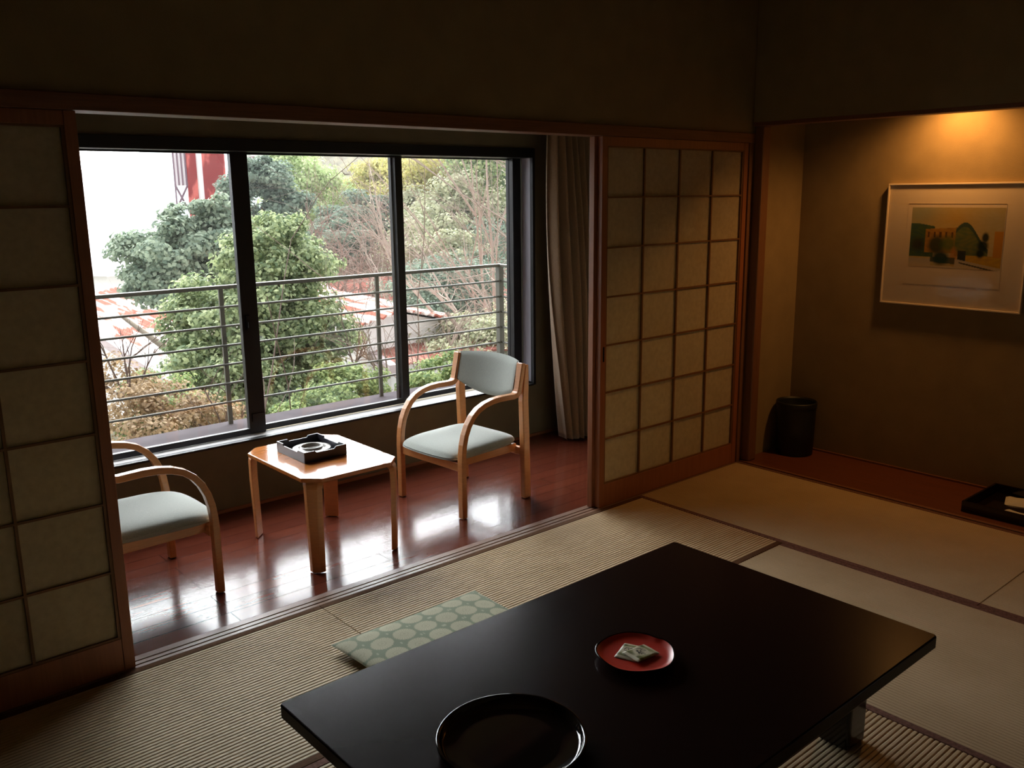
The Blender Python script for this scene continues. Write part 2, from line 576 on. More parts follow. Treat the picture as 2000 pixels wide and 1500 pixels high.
shoji(2.988, 4.100, 2.803, 'papered lattice screen facing the room between curtain and alcove', pull=-.535)
shoji(2.970, 4.085, 2.8355, 'papered screen stacked behind the right one, only its edge beside the curtain')
shoji(-0.280, 0.801, 2.803, 'papered lattice screen cut by the left edge, in front of left armchair')
shoji(-0.285, 0.788, 2.8355, 'papered screen hidden behind the one at the left edge')

# ------------------------------------------------------------------ tatami
def tatami(x0, x1, y0, y1, axis, label, dark=False):
    g = .0008
    x0 += g; x1 -= g; y0 += g; y1 -= g
    t = thing('tatami_mat', label, 'tatami mat', (x0, y0, 0), group='tatami mats of the room')
    L, Wd = (x1 - x0, y1 - y0) if axis == 'x' else (y1 - y0, x1 - x0)
    hw = .027
    n = int(round((Wd - 2 * hw) / .0148))
    p = (Wd - 2 * hw) / n
    vs, fs = [], []
    prof = []
    for i in range(n):
        for a, z in ((.0, -.0050), (.10, -.0012), (.26, -.0001), (.74, -.0001), (.90, -.0012)):
            prof.append((hw + (i + a) * p, z))
    prof.append((Wd - hw, -.0050))
    full = [(hw, -.02)] + prof + [(Wd - hw, -.02)]
    rnd = random.Random(int(x0 * 97 + y0 * 31))
    ss = [0.0, L * .001] + [L * q / 8 for q in range(1, 8)] + [L * .999, L]
    for s in ss:
        e = -.004 if s in (ss[0], ss[-1]) else 0
        for c, z in full:
            w = .0006 * math.sin(s * 3 + c * 9)
            q = (s, c + w, z + e) if axis == 'x' else (c + w, s, z + e)
            vs.append(q)
    m_ = len(full)
    for i in range(len(ss) - 1):
        for j in range(m_ - 1):
            a = i * m_ + j
            fs.append((a, a + 1, a + m_ + 1, a + m_))
    MB().raw(vs, fs).build('woven_surface', M['igusa'], t, smooth=False)
    k = MB()
    if axis == 'x':
        k.box(0, L, .001, Wd - .001, -.055, -.012)
    else:
        k.box(.001, Wd - .001, 0, L, -.055, -.012)
    k.build('core', M['igusa'], t)
    for c0 in (0, Wd - hw):
        k = MB()
        if axis == 'x':
            k.box(0, L, c0, c0 + hw, -.03, 0.0004)
        else:
            k.box(c0, c0 + hw, 0, L, -.03, 0.0004)
        k.build('border_cloth', M['heri_dark'] if dark else M['heri'], t, bevel=.0015)
    return t


YR = 1.968
tatami(1.465, 3.262, YR, 2.795, 'x', 'tatami mat along the sill between round tea table and right screen', True)
tatami(-0.33, 1.465, YR, 2.795, 'x', 'tatami mat along the sill in the lower left corner of the room', True)
tatami(3.262, 4.13, 1.158, 2.795, 'y', 'tatami mat beside the alcove, in front of right screen and bin')
tatami(3.262, 4.13, -0.48, 1.158, 'y', 'tatami mat beside the alcove at the right edge, nearest the black box tray')
tatami(2.33, 3.262, .335, YR, 'y', 'tatami mat right of the black table, beyond its leg')
tatami(.53, 2.33, 1.15, YR, 'x', 'tatami mat under the far half of the black low table')
tatami(-1.27, .53, 1.15, YR, 'x', 'tatami mat left of the black low table')
tatami(.53, 2.33, .335, 1.15, 'x', 'tatami mat under the near half of the black low table')

# ------------------------------------------------------------------ low black table
TX0, TX1, TY0, TY1, TZ = .812, 2.268, .893, 1.776, .34
lt = thing('low_table', 'large black lacquered low table on the tatami', 'table', ((TX0 + TX1) / 2, (TY0 + TY1) / 2, 0))
hx, hy = (TX1 - TX0) / 2, (TY1 - TY0) / 2
k = MB()
ch = .008
ring = [(-hx + ch, -hy), (hx - ch, -hy), (hx, -hy + ch), (hx, hy - ch), (hx - ch, hy), (-hx + ch, hy), (-hx, hy - ch), (-hx, -hy + ch)]
k.loft([[(x, y, TZ - .036) for x, y in ring], [(x, y, TZ) for x, y in ring]])
k.build('tabletop', M['lacquer_top'], lt, bevel=.004, seg=3)
k = MB().box(-hx + .10, hx - .10, -hy + .14, -hy + .165, TZ - .075, TZ - .036)\
    .box(-hx + .10, hx - .10, hy - .165, hy - .14, TZ - .075, TZ - .036)\
    .box(-hx + .12, -hx + .145, -hy + .14, hy - .14, TZ - .075, TZ - .036)\
    .box(hx - .145, hx - .12, -hy + .14, hy - .14, TZ - .075, TZ - .036)
k.build('apron', M['lacquer'], lt)
for sx in (-1, 1):
    for sy in (-1, 1):
        cx, cy = sx * (hx - .132), sy * (hy - .180)
        a = .046
        r1 = [(cx + sx_ * a, cy + sy_ * a) for sx_, sy_ in ((-1, -1), (1, -1), (1, 1), (-1, 1))]
        MB().loft([[(x, y, .0006) for x, y in r1], [(x, y, TZ - .036) for x, y in r1]])\
            .build('leg', M['lacquer'], lt, bevel=.010, seg=3)

# red plate
pc = (1.583, 1.352, TZ)
pl = thing('lacquer_plate', 'small red lacquer plate with wavy black rim on the low table', 'plate', pc)
wob = lambda t: 1 + .018 * math.cos(5 * (t + .25)) - .05 * math.exp(-((t - .12) / .16) ** 2)
MB().lathe([(.002, .0), (.052, .0), (.056, .001), (.060, .006), (.085, .010), (.098, .018), (.1015, .0205), (.100, .0215), (.096, .0195)],
           n=96, wob=wob, cap=False).build('plate_body', M['tray_black'], pl, smooth=True)
MB().lathe([(.0965, .0198), (.088, .0145), (.078, .0125), (.05, .0118), (.02, .0116), (.002, .0115)], n=96, wob=wob, cap=False)\
    .build('red_interior', M['red_lacquer'], pl, smooth=True)


# tea packets
def blob(u, v, cu, cv, ru, rv, soft=.25):
    d = math.hypot((u - cu) / ru, (v - cv) / rv)
    return max(0.0, min(1.0, (1 + soft - d) / soft / 2 + .0)) if d < 1 + soft else 0.0


def mixc(a, b, t):
    return tuple(a[i] * (1 - t) + b[i] * t for i in range(3))


STROKES = [tuple(.54 + (q - .54) * 1.35 if i % 2 == 0 else .45 + (q - .45) * 1.25 for i, q in enumerate(z)) for z in [(.44, .40, .50, .36), (.47, .32, .45, .62), (.45, .45, .40, .58), (.50, .50, .56, .56), (.47, .56, .52, .68),
           (.52, .26, .63, .30), (.60, .28, .66, .38), (.58, .40, .62, .45), (.64, .46, .67, .50), (.53, .42, .60, .38), (.41, .50, .53, .47)]]


def seg_d(u, v, s):
    ax, ay, bx, by = s
    dx, dy = bx - ax, by - ay
    t = max(0, min(1, ((u - ax) * dx + (v - ay) * dy) / (dx * dx + dy * dy)))
    return math.hypot(u - ax - t * dx, (v - ay - t * dy) * .8)


def packet_paint(u, v):
    base = srgb(206, 198, 168)
    green = srgb(112, 122, 44)
    dk = srgb(62, 72, 18)
    c = base
    if .13 < u < .88:
        c = mixc(base, srgb(176, 166, 128), .6)
        c = mixc(c, green, .7 * blob(u, v, .84, .35, .12, .5))
        c = mixc(c, dk, .8 * blob(u, v, .86, .08, .10, .16))
        c = mixc(c, green, .6 * blob(u, v, .22, .18, .12, .18))
        c = mixc(c, dk, .85 * blob(u, v, .20, .84, .10, .18))
        c = mixc(c, green, .6 * blob(u, v, .34, .92, .28, .14))
        c = mixc(c, dk, .55 * blob(u, v, .2, .3, .06, .22))
        if blob(u, v, .54, .44, .24, .36) > .5:
            c = srgb(202, 192, 162)
    if min(seg_d(u, v, s) for s in STROKES) < .018:
        c = srgb(18, 16, 12)
    return c


M['packet'] = mat_attr('printed_foil_packet', 0.4, 0.4)


def packet(loc, rz, label, tilt=0.0):
    w, h = .078, .058
    def top(u, v):
        e = min(1, min(u, 1 - u) / .16) * min(1, min(v, 1 - v) / .10)
        jag = .0006 * (1 if int(v * 34) % 2 else -1) if u in (0.0, 1.0) else 0
        return ((u - .5) * w + jag, (.5 - v) * h, .0004 + .0032 * math.sqrt(max(0, e)) + .0004 * math.sin(u * 11 + v * 7))
    t = thing('tea_packet', label, 'packet', loc, rz, group='tea packets on the red plate')
    t.rotation_euler = (0, tilt, rz)
    link('printed_face', grid_mesh('printed_face', 72, 52, top, packet_paint), M['packet'], t, smooth=True)
    link('back_face', grid_mesh('back_face', 10, 8, lambda u, v: ((u - .5) * w, (.5 - v) * h, 0)), M['paper_white'], t)
    return t


# the plate seen at (1161-1311, 1236-1311); packets at its middle
packet((1.578, 1.366, TZ + .0128), math.radians(22), 'paler tea packet lying underneath the other on the red plate')
packet((1.589, 1.340, TZ + .0172), math.radians(-4), 'green printed tea packet with black brush lettering, on top on the red plate', 0.03)

# round black tray
rt = thing('round_tray', 'round glossy black lacquer tray at the near edge of the low table', 'tray', (1.11, 1.29, TZ))
MB().lathe([(.135, 0), (.150, .002), (.158, .010), (.162, .022), (.1605, .0255), (.157, .0255), (.1535, .022), (.150, .010), (.142, .0065), (.10, .006), (.002, .006)],
           n=128).build('tray_body', M['tray_black'], rt, smooth=True)

# ------------------------------------------------------------------ floor cushion
def cushion_paint(u, v):
    x, y = u * .62, v * .62
    g = srgb(122, 132, 112)
    sp = .0886
    c = g
    for ox, oy in ((.02, .03),):
        cx = round((x - ox) / sp) * sp + ox
        cy = round((y - oy) / sp) * sp + oy
        dx, dy = x - cx, y - cy
        d = math.hypot(dx, dy)
        an = math.atan2(dy, dx)
        R = .0395 + .0015 * math.cos(an * 24)
        if d < R:
            q = .5 + .5 * math.cos(an * 24)
            ringy = 1 if (.012 < d < .015 or d < .005) else 0
            base = srgb(178, 174, 150)
            dk = srgb(146, 148, 126)
            c = mixc(base, dk, .75 * q if d > .017 else .35 + .4 * ringy)
            return c
    for ox, oy in ((.02 + sp / 2, .03 + sp / 2),):
        cx = round((x - ox) / sp) * sp + ox
        cy = round((y - oy) / sp) * sp + oy
        if abs(x - cx) < .008 and abs(y - cy) < .006 and int((x - cx) * 900) % 3:
            return srgb(160, 164, 142)
    return c


M['cushion'] = mat_attr('medallion_cushion_cloth', 0.85, 0.2)


def cushion_top(sgn):
    def f(u, v):
        a, b = 2 * u - 1, 2 * v - 1
        e = (1 - abs(a) ** 3.2) * (1 - abs(b) ** 3.2)
        pinch = 1 - .045 * (1 - a * a) * abs(b) ** 4
        pinch2 = 1 - .045 * (1 - b * b) * abs(a) ** 4
        z = .026 + sgn * (.030 if sgn > 0 else .0245) * max(0, e) ** .5 + .002 * math.sin(u * 17) * math.sin(v * 13) * max(0, e)
        return (a * .31 * pinch2, b * .31 * pinch, max(z, .0012))
    return f


zc = thing('floor_cushion', 'sage green floor cushion with round medallion pattern, tucked half under low table', 'cushion', (1.633, 2.150, 0))
link('cushion_top', grid_mesh('cushion_top', 200, 200, cushion_top(1), cushion_paint), M['cushion'], zc, smooth=True)
link('cushion_underside', grid_mesh('cushion_underside', 60, 60, cushion_top(-1), cushion_paint), M['cushion'], zc, smooth=True)

# ------------------------------------------------------------------ armchairs
def make_chair(name, label, loc, rz):
    """local frame: faces -x, front feet at x=0, back feet at x=.415, width +-.25 in y, floor z=0"""
    t = thing(name, label, 'armchair', loc, rz, group='bentwood armchairs on the veranda')
    ply = M['ply']
    for s in (-1, 1):
        Y = s * .232
        # bent front leg that turns into the armrest and then up the back
        arm = [(.000, 0.0005), (.000, .15), (.000, .27), (.002, .31), (.008, .355), (.020, .40), (.040, .443), (.068, .480),
               (.103, .507), (.145, .524), (.195, .534), (.25, .537), (.30, .535), (.335, .534), (.352, .538), (.364, .549),
               (.371, .566), (.378, .60), (.388, .645), (.397, .690)]
        path = [(x, z, .034 if i < 3 else (.036 if i < 14 else .040), .026 if i > 2 else .028) for i, (x, z) in enumerate(arm)]
        MB().strip(path, .036, .026, Y).build('front_leg_and_arm', ply, t, bevel=.004, seg=2, smooth=False)
        MB().strip([(.420, .0005, .032, .044), (.414, .30, .032, .042), (.408, .50, .032, .042), (.416, .62, .032, .032), (.421, .680, .03, .020)],
                   .032, .04, Y + s * .002).build('back_leg', ply, t, bevel=.004)
        MB().box(.015, .40, s * .178 - .010, s * .178 + .010, .236, .276).build('side_rail', ply, t, bevel=.003)
    MB().box(-.006, .018, -.217, .217, .226, .268).build('front_rail', ply, t, bevel=.003)
    MB().box(.395, .417, -.217, .217, .222, .262).build('back_rail', ply, t, bevel=.003)
    # seat pad
    NU, NV = 28, 32
    def seat(sgn):
        def f(u, v):
            a, b = 2 * u - 1, 2 * v - 1
            e = max(0, (1 - abs(a) ** 4) * (1 - abs(b) ** 4))
            half = .208 + .006 * (1 - u) + .016 * max(0, 1 - ((u - .0) / .35) ** 2 if u < .35 else 0) * 0
            x = -.032 + u * .440 - (.018 * (1 - b * b) * (1 - u)) + .0 * a
            cor = (abs(a) * abs(b)) ** 6
            y = b * (half - .02 * cor)
            x -= a * .02 * cor
            z0 = .293 + .004 * a
            if sgn > 0:
                z = z0 + .042 * e ** .42 - .006 * (1 - b * b) * (1 - (a) ** 2) - .016 * max(0, -a - .3) ** 1.5
            else:
                z = z0 - .036 * e ** .5
            return (x, y, z)
        return f
    k = MB()
    for sg in (1, -1):
        me = grid_mesh('tmp', NU, NV, seat(sg))
        k.raw([v.co[:] for v in me.vertices], [tuple(p.vertices) for p in me.polygons])
        bpy.data.meshes.remove(me)
    o = k.build('seat', M['seat'], t, smooth=True)
    # backrest pad: concave, lower edge dips in the middle
    def back(side):
        def f(u, v):
            b = 2 * u - 1
            bow = .052 * (1 - b * b)
            zt = .696 + .010 * (1 - b * b)
            zb = .556 - .062 * (1 - abs(b) ** 2.2)
            z = zb + (zt - zb) * v
            lean = .352 + (z - .55) * .24
            e = max(0, (1 - abs(b) ** 6) * (1 - abs(2 * v - 1) ** 6)) ** .5
            return (lean + bow + side * .016 * e + .012, b * .216, z)
        return f
    k = MB()
    for sg in (1, -1):
        me = grid_mesh('tmp', 28, 14, back(sg))
        k.raw([v.co[:] for v in me.vertices], [tuple(p.vertices) for p in me.polygons])
        bpy.data.meshes.remove(me)
    bk = k.build('backrest', M['seat'], t, smooth=True)
    # dark piping where the pad meets the wood
    for s in (-1, 1):
        pp = MB().tube([(.352 + (z - .55) * .24 + .001, s * .2145, z) for z in (.558, .60, .65, .695)], .0022, 6)
        pp.build('piping', M['heri_dark'], bk)
    return t


make_chair('armchair', 'bentwood armchair with grey seat and back, right of the small table', (2.410, 3.378, 0), math.radians(3.5))
make_chair('armchair', 'bentwood armchair half hidden by the left screen, facing the small table', (1.236, 3.395, 0), math.radians(181.5))

# ------------------------------------------------------------------ small veranda table
VX0, VX1, VY0, VY1, VZ = 1.575, 2.022, 3.03, 3.635, .400
vt = thing('side_table', 'small varnished wooden table with clipped corners between the two armchairs', 'table', ((VX0 + VX1) / 2, (VY0 + VY1) / 2, 0))
hx, hy, c = (VX1 - VX0) / 2, (VY1 - VY0) / 2, .062
ring = [(-hx + c, -hy), (hx - c, -hy), (hx, -hy + c), (hx, hy - c), (hx - c, hy), (-hx + c, hy), (-hx, hy - c), (-hx, -hy + c)]
MB().loft([[(x, y, VZ - .018) for x, y in ring], [(x, y, VZ) for x, y in ring]]).build('tabletop', M['table_ply'], vt, bevel=.003)
for sx in (-1, 1):
    for sy in (-1, 1):
        # bent strip leaving the clipped corner and turning down
        d = Vector((sx, sy, 0)).normalized()
        p = Vector((-d.y, d.x, 0))
        mid = Vector((sx * (hx - c / 2), sy * (hy - c / 2), 0))
        rings = []
        R = .034
        prof = [(0.0, 0.0)] + [(R * math.sin(a) , -R * (1 - math.cos(a))) for a in (math.radians(q) for q in (22, 45, 67, 90))]
        prof += [(R + .001, -.12), (R - .002, -.24), (R - .006, -(VZ - .0095))]
        prof = [(a - .034, z) for a, z in prof]
        th = .018
        for i, (o_, z) in enumerate(prof):
            a = prof[max(0, i - 1)]; b = prof[min(len(prof) - 1, i + 1)]
            dx, dz = b[0] - a[0], b[1] - a[1]
            L = math.hypot(dx, dz)
            nx, nz = -dz / L, dx / L
            if i == 0: nx, nz = 0, 1
            wd = (.044, .044, .043, .041, .039, .037, .035, .033)[i]
            base = mid + d * o_ + Vector((0, 0, VZ - .009 + z))
            rg = []
            for s_, q in ((1, 1), (1, -1), (-1, -1), (-1, 1)):
                pt = base + (d * nx + Vector((0, 0, nz))) * (s_ * th / 2) + p * (q * (wd - .008 - s_ * th / 2 * min(1.0, abs(nx) + .2)))
                rg.append(pt)
            rings.append(rg)
        MB().loft(rings).build('leg', M['ply'], vt, bevel=.003)

# dark square tray + ashtray
TRX0, TRX1, TRY0, TRY1 = 1.682, 1.884, 3.258, 3.508
st = thing('square_tray', 'dark square box tray with notched rim on the side table', 'tray', ((TRX0 + TRX1) / 2, (TRY0 + TRY1) / 2, VZ))
hx, hy = (TRX1 - TRX0) / 2, (TRY1 - TRY0) / 2
MB().box(-hx + .006, hx - .006, -hy + .006, hy - .006, .0008, .006).build('tray_base', M['tray_dark'], st)


def notched(length, a, flip):
    n, lo, hi, cw = 0, .038, .047, .05
    xs = [(-length, hi), (-length + cw, hi), (-length + cw + .008, lo), (length - cw - .008, lo), (length - cw, hi), (length, hi)]
    k = MB()
    r1 = [(x, z) for x, z in xs] + [(length, .0005), (-length, .0005)]
    w = .0065
    if not flip:
        k.loft([[(x, a - w / 2, z) for x, z in r1], [(x, a + w / 2, z) for x, z in r1]])
    else:
        k.loft([[(a - w / 2, x, z) for x, z in r1], [(a + w / 2, x, z) for x, z in r1]])
    k.build('tray_side', M['tray_dark'], st, bevel=.0008)


notched(hx, -hy + .00325, False); notched(hx, hy - .00325, False)
notched(hy - .0065, -hx + .00325, True); notched(hy - .0065, hx - .00325, True)
at_ = thing('ashtray', 'round grey ashtray sitting inside the dark square tray', 'ashtray', (1.787, 3.388, VZ + .0062))
MB().lathe([(.04, 0), (.060, .001), (.078, .008), (.083, .0175), (.080, .019), (.070, .017), (.052, .0155), (.0485, .024), (.0465, .0262), (.0445, .024), (.043, .012), (.03, .008), (.002, .008)],
           n=72).build('ashtray_dish', M['ash'], at_, smooth=True)

# ------------------------------------------------------------------ waste bin
bn = thing('waste_bin', 'black cylindrical waste bin in the corner of the alcove', 'bin', (4.492, 2.672, .0062))
MB().lathe([(.096, 0), (.103, .004), (.107, .15), (.110, .300), (.111, .306), (.108, .306), (.105, .296), (.101, .02), (.002, .016)], n=64)\
    .build('bin_body', M['bin'], bn, smooth=True)
MB().lathe([(.1105, .272), (.113, .276), (.1135, .304), (.111, .309), (.108, .309), (.1075, .300), (.1105, .272)], n=64, cap=False).build('bin_rim', M['bin'], bn, smooth=True)

# ------------------------------------------------------------------ box tray in alcove
bt = thing('box_tray', 'black rectangular box tray on the alcove board under the picture', 'tray', (4.40, 1.40, .0062))
hx, hy = .195, .21
MB().box(-hx, hx, -hy, hy, .0003, .008).build('tray_base', M['lacquer'], bt)
for a in (-hx, hx - .01):
    MB().box(a, a + .01, -hy, hy, .008, .052).build('tray_side', M['lacquer'], bt, bevel=.002)
for a in (-hy, hy - .01):
    MB().box(-hx + .01, hx - .01, a, a + .01, .008, .052).build('tray_side', M['lacquer'], bt, bevel=.002)


def sheet(cx, cy, cz, w, h, rz, label, name='paper_packet'):
    t = thing(name, label, 'packet', (cx, cy, cz), rz, group='white packets in the alcove tray')
    def f(s):
        def g(u, v):
            e = max(0, min(u, 1 - u, v, 1 - v) * 6)
            e = min(1, e)
            return ((u - .5) * w, (v - .5) * h, (s * .006 + .006) * e + .0015 * math.sin(u * 14 + v * 9) * (1 + s) / 2 * e)
        return g
    k = MB()
    for s in (1, -1):
        me = grid_mesh('tmp', 14, 14, f(s))
        k.raw([v.co[:] for v in me.vertices], [tuple(p.vertices) for p in me.polygons]); bpy.data.meshes.remove(me)
    k.build('wrapper', M['paper_white'], t, smooth=True)


sheet(4.50, 1.46, .0148, .13, .12, .3, 'white wrapped packet at the back of the black alcove tray')
sheet(4.285, 1.40, .0148, .13, .15, -.15, 'white wrapped packet at the front of the black alcove tray')

# ------------------------------------------------------------------ framed picture
pf = thing('framed_picture', 'watercolour landscape in thin white frame on the alcove wall', 'picture', (4.63, 1.935, 1.215))
hw, hh = .348, .310     # along y, z
for a, b, c_, d_ in ((-hw, hw, hh - .008, hh), (-hw, hw, -hh, -hh + .008), (-hw, -hw + .008, -hh + .008, hh - .008), (hw - .008, hw, -hh + .008, hh - .008)):
    MB().box(-.024, -.001, a, b, c_, d_).build('frame_side', M['frame_white'], pf, bevel=.001)
MB().box(-.016, -.002, -hw + .008, hw - .008, -hh + .008, hh - .008).build('mat_board', M['mat_board'], pf)


def art(u, v):
    n = .5 + .5 * math.sin(u * 41 + 3 * math.sin(v * 23)) * math.sin(v * 37 + 2 * math.sin(u * 19))
    paper = srgb(214, 198, 166)
    c = mixc(srgb(196, 176, 112), srgb(206, 190, 150), n * .6)
    c = mixc(c, srgb(150, 160, 138), .7 * blob(u, v, .12, .12, .22, .16, .6))
    c = mixc(c, srgb(200, 160, 70), .6 * blob(u, v, .5, .2, .25, .15, .7))
    c = mixc(c, srgb(168, 164, 140), .6 * blob(u, v, .88, .18, .2, .2, .8))
    if u < .27 and v > .27 + .25 * max(0, u - .1) and v < .82:
        c = mixc(srgb(58, 92, 84), srgb(78, 104, 66), n)
        c = mixc(c, srgb(54, 42, 34), .8 * blob(u, v, .09, .62, .07, .10, .5))
    if .17 < u < .53 and v > .36 - .1 * (u - .17) and v < .75:
        c = mixc(srgb(186, 140, 52), srgb(160, 120, 50), n)
        if .40 < v < .50 and int(u * 46) % 3 == 0:
            c = srgb(96, 66, 30)
    hill = .78 - .54 * math.exp(-((u - .60) / .20) ** 2)
    if .50 < u < .86 and v > hill and v < .80:
        c = mixc(srgb(88, 108, 72), srgb(120, 122, 66), n)
        if v < hill + .07: c = srgb(66, 88, 78)
    c = mixc(c, srgb(42, 62, 40), .9 * blob(u, v, .30, .62, .09, .15, .3))
    c = mixc(c, srgb(80, 110, 48), .8 * blob(u, v, .43, .60, .08, .13, .4))
    c = mixc(c, srgb(18, 56, 58), .95 * blob(u, v, .36, .84, .09, .11, .3))
    c = mixc(c, srgb(186, 130, 60), .8 * blob(u, v, .50, .80, .04, .14, .3))
    if .54 < u < .63 and .70 < v < .90: c = srgb(58, 66, 68)
    if u > .63 and .78 < v < .90 + .25 * (u - .63): c = mixc(srgb(204, 166, 52), srgb(184, 150, 60), n)
    c = mixc(c, srgb(16, 40, 40), .95 * max(blob(u, v, .82, .48, .035, .08, .3), blob(u, v, .80, .62, .055, .1, .3), blob(u, v, .78, .74, .04, .07, .3)))
    if u > .91 and .38 < v < .80: c = srgb(198, 142, 50)
    if v > .85 + (.12 if .25 < u < .52 else 0) + (.26 * (u - .55) if u > .55 else 0):
        c = mixc(srgb(188, 180, 166), paper, min(1, (v - .85) / .15 + .2 * n))
    if .82 < v < .96 and .24 < u < .52 and v < .9 + .1 * (u - .2): c = mixc(c, srgb(30, 66, 64), .8)
    if abs(v - (.90 + .30 * (u - .56))) < .012 and u > .56: c = srgb(84, 82, 70)
    return c


M['art'] = mat_attr('watercolour_paint', 0.8)
# picture sheet (slightly inset paper) then painted area, wall side is +x
MB().box(-.0175, -.0162, -.240, .236, -.200, .208).build('picture_sheet', M['mat_board'], pf)
o = link('painting', grid_mesh('painting', 150, 110, lambda u, v: (-.0181, .213 - u * .450, .190 - v * .30), art), M['art'], pf)
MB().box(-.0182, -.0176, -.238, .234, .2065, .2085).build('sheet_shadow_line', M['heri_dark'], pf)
gl = Nodes('picture_glass')
lw = gl.n('LayerWeight'); lw.inputs['Blend'].default_value = 0.5
pw = gl.n('Math', operation='POWER'); pw.inputs[1].default_value = 5
fr = gl.n('MapRange'); fr.inputs['To Min'].default_value = 0.02
gl.l(lw.outputs['Facing'], pw.inputs[0]); gl.l(pw.outputs[0], fr.inputs['Value'])
tr = gl.n('BsdfTransparent'); g2 = gl.n('BsdfGlossy'); g2.inputs['Roughness'].default_value = 0.05
mx = gl.n('MixShader')
gl.l(fr.outputs[0], mx.inputs[0]); gl.l(tr.outputs[0], mx.inputs[1]); gl.l(g2.outputs[0], mx.inputs[2])
gl.l(mx.outputs[0], gl.t.nodes['Material Output'].inputs[0])
MB().box(-.0205, -.0195, -hw + .008, hw - .008, -hh + .008, hh - .008).build('picture_glass', gl.m, pf)

# ------------------------------------------------------------------ alcove downlight (the room's one lit lamp)
em = Nodes('lamp_glow')
em.b.inputs['Emission Color'].default_value = (1.0, .50, .16, 1)
em.b.inputs['Emission Strength'].default_value = 6
dl = thing('alcove_downlight', 'small warm downlight in the alcove ceiling above the picture', 'lamp', (4.45, 1.93, 2.02))
MB().lathe([(.040, 0), (.052, -.001), (.052, -.006), (.040, -.007), (.036, -.002), (.040, 0)], n=32, cap=False).build('lamp_ring', M['frame_white'], dl, smooth=True)
MB().lathe([(.002, -.004), (.034, -.004), (.034, -.001), (.002, -.001)], n=32).build('lamp_bulb', em.m, dl)
ld = bpy.data.lights.new('alcove_lamp_light', 'SPOT')
ld.energy = 34
ld.color = (1.0, .45, .12)
ld.shadow_soft_size = .045
ld.spot_size = math.radians(150)
ld.spot_blend = .7
lo = bpy.data.objects.new('alcove_lamp_light', ld)
COL.objects.link(lo)
lo.parent = dl
lo.location = (0, 0, -.015)

# ------------------------------------------------------------------ curtain
def curtain():
    t = thing('curtain', 'taupe full length curtain gathered between window and right screen', 'curtain', (3.80, 3.78, 0))
    rnd = random.Random(4)
    n = 11
    ph = [rnd.uniform(-.5, .5) for _ in range(n + 2)]
    am = [rnd.uniform(.65, 1.15) for _ in range(n + 2)]
    def f(u, v):
        z = .012 + v * 1.93
        s = u * n
        i = int(min(n - 1, s))
        fr_ = s - i
        a = am[i] * (1 - fr_) + am[i + 1] * fr_
        amp = (.052 * a) * (1 - .45 * v ** 6) * (1 + .25 * (1 - v) ** 2)
        drift = .018 * math.sin(3.0 * (1 - v) + ph[i] * (1 - fr_) + ph[i + 1] * fr_)
        x0 = 3.575 + .125 * (1 - v) ** 1.7
        x1 = 4.17 + .0 * v
        x = x0 + (x1 - x0) * u + .012 * math.sin(2 * PI * s * 1.0 + 1.2) * (1 - v) + drift * math.sin(PI * u)
        y = amp * math.sin(2 * PI * (s + .10 * math.sin(5 * (1 - v) + i))) + .012 * math.sin(9 * u + 4 * v) - .05 * (1 - v) ** 2 * u
        if v < .02: z += .008 * math.sin(u * 40)
        return (x - 3.80, y, z)
    link('curtain_cloth', grid_mesh('curtain_cloth', 330, 60, f), M['curtain'], t, smooth=True, solid=.0022)
    hm = MB().tube([(-.26, 0, 1.952), (.46, 0, 1.952)], .010, 10)
    hm.build('curtain_rail', M['grey_alu'], t)
    MB().box(-.26, -.245, -.012, .012, 1.945, 1.98).build('rail_bracket', M['grey_alu'], t)
    MB().box(.44, .455, -.012, .012, 1.945, 1.98).build('rail_bracket', M['grey_alu'], t)


curtain()

# ------------------------------------------------------------------ balcony ledge and railing
struct('trim_8', MB().box(-1.2, 4.10, 4.18, 4.665, .12, .27), M['concrete'], bevel=.004)          # outside ledge
rl = thing('balcony_railing', 'grey steel railing with horizontal bars outside the window', 'railing', (0, 4.60, .27))
X1 = 3.90
zs = [.755] + [.124 + .1045 * i for i in range(6)]
for i, x in enumerate((-1.0, -.03, .955, 1.945, 2.925)):
    MB().box(x - .012, x + .012, -.006, .006, .0, .745).build('post', M['rail'], rl)
MB().box(X1 - .018, X1 + .022, -.018, .018, .0, .745).build('post', M['rail'], rl)
MB().box(-1.1, X1 + .02, -.017, .017, .742, .762).build('top_rail', M['rail'], rl, bevel=.003)
MB().box(X1 - .016, X1 + .018, -.42, -.017, .742, .760).build('top_rail', M['rail'], rl, bevel=.003)
for z in zs[1:]:
    MB().tube([(-1.1, -.008, z), (X1 - .018, -.008, z)], .0065, 8).build('bar', M['rail'], rl, smooth=True)
    MB().tube([(X1, -.018, z), (X1, -.42, z)], .0065, 8).build('bar', M['rail'], rl, smooth=True)

# ================================================================== outdoors
def hill_z(x, y):
    h = -3.4 + .295 * max(0, (x - 9) + .42 * (y - 14))
    q = max(0.0, min(1.0, (x / max(y, 1) - .47) / .12))
    h = -3.4 + (min(h, 8 + .02 * y) + 3.4) * q * q * (3 - 2 * q)
    if y < 9 and x < 9: h = -3.4
    return h + .25 * math.sin(x * .7) * math.cos(y * .5)


gm = grid_mesh('ground', 60, 60, lambda u, v: (-25 + u * 105, 4.3 + v * 100, hill_z(-25 + u * 105, 4.3 + v * 100)))
M['earth'] = mat('leafy_earth', srgb(104, 98, 74), 0.95, noise=(1.5, 0.4))
tag(link('ground', gm, M['earth'], smooth=True), kind='structure')

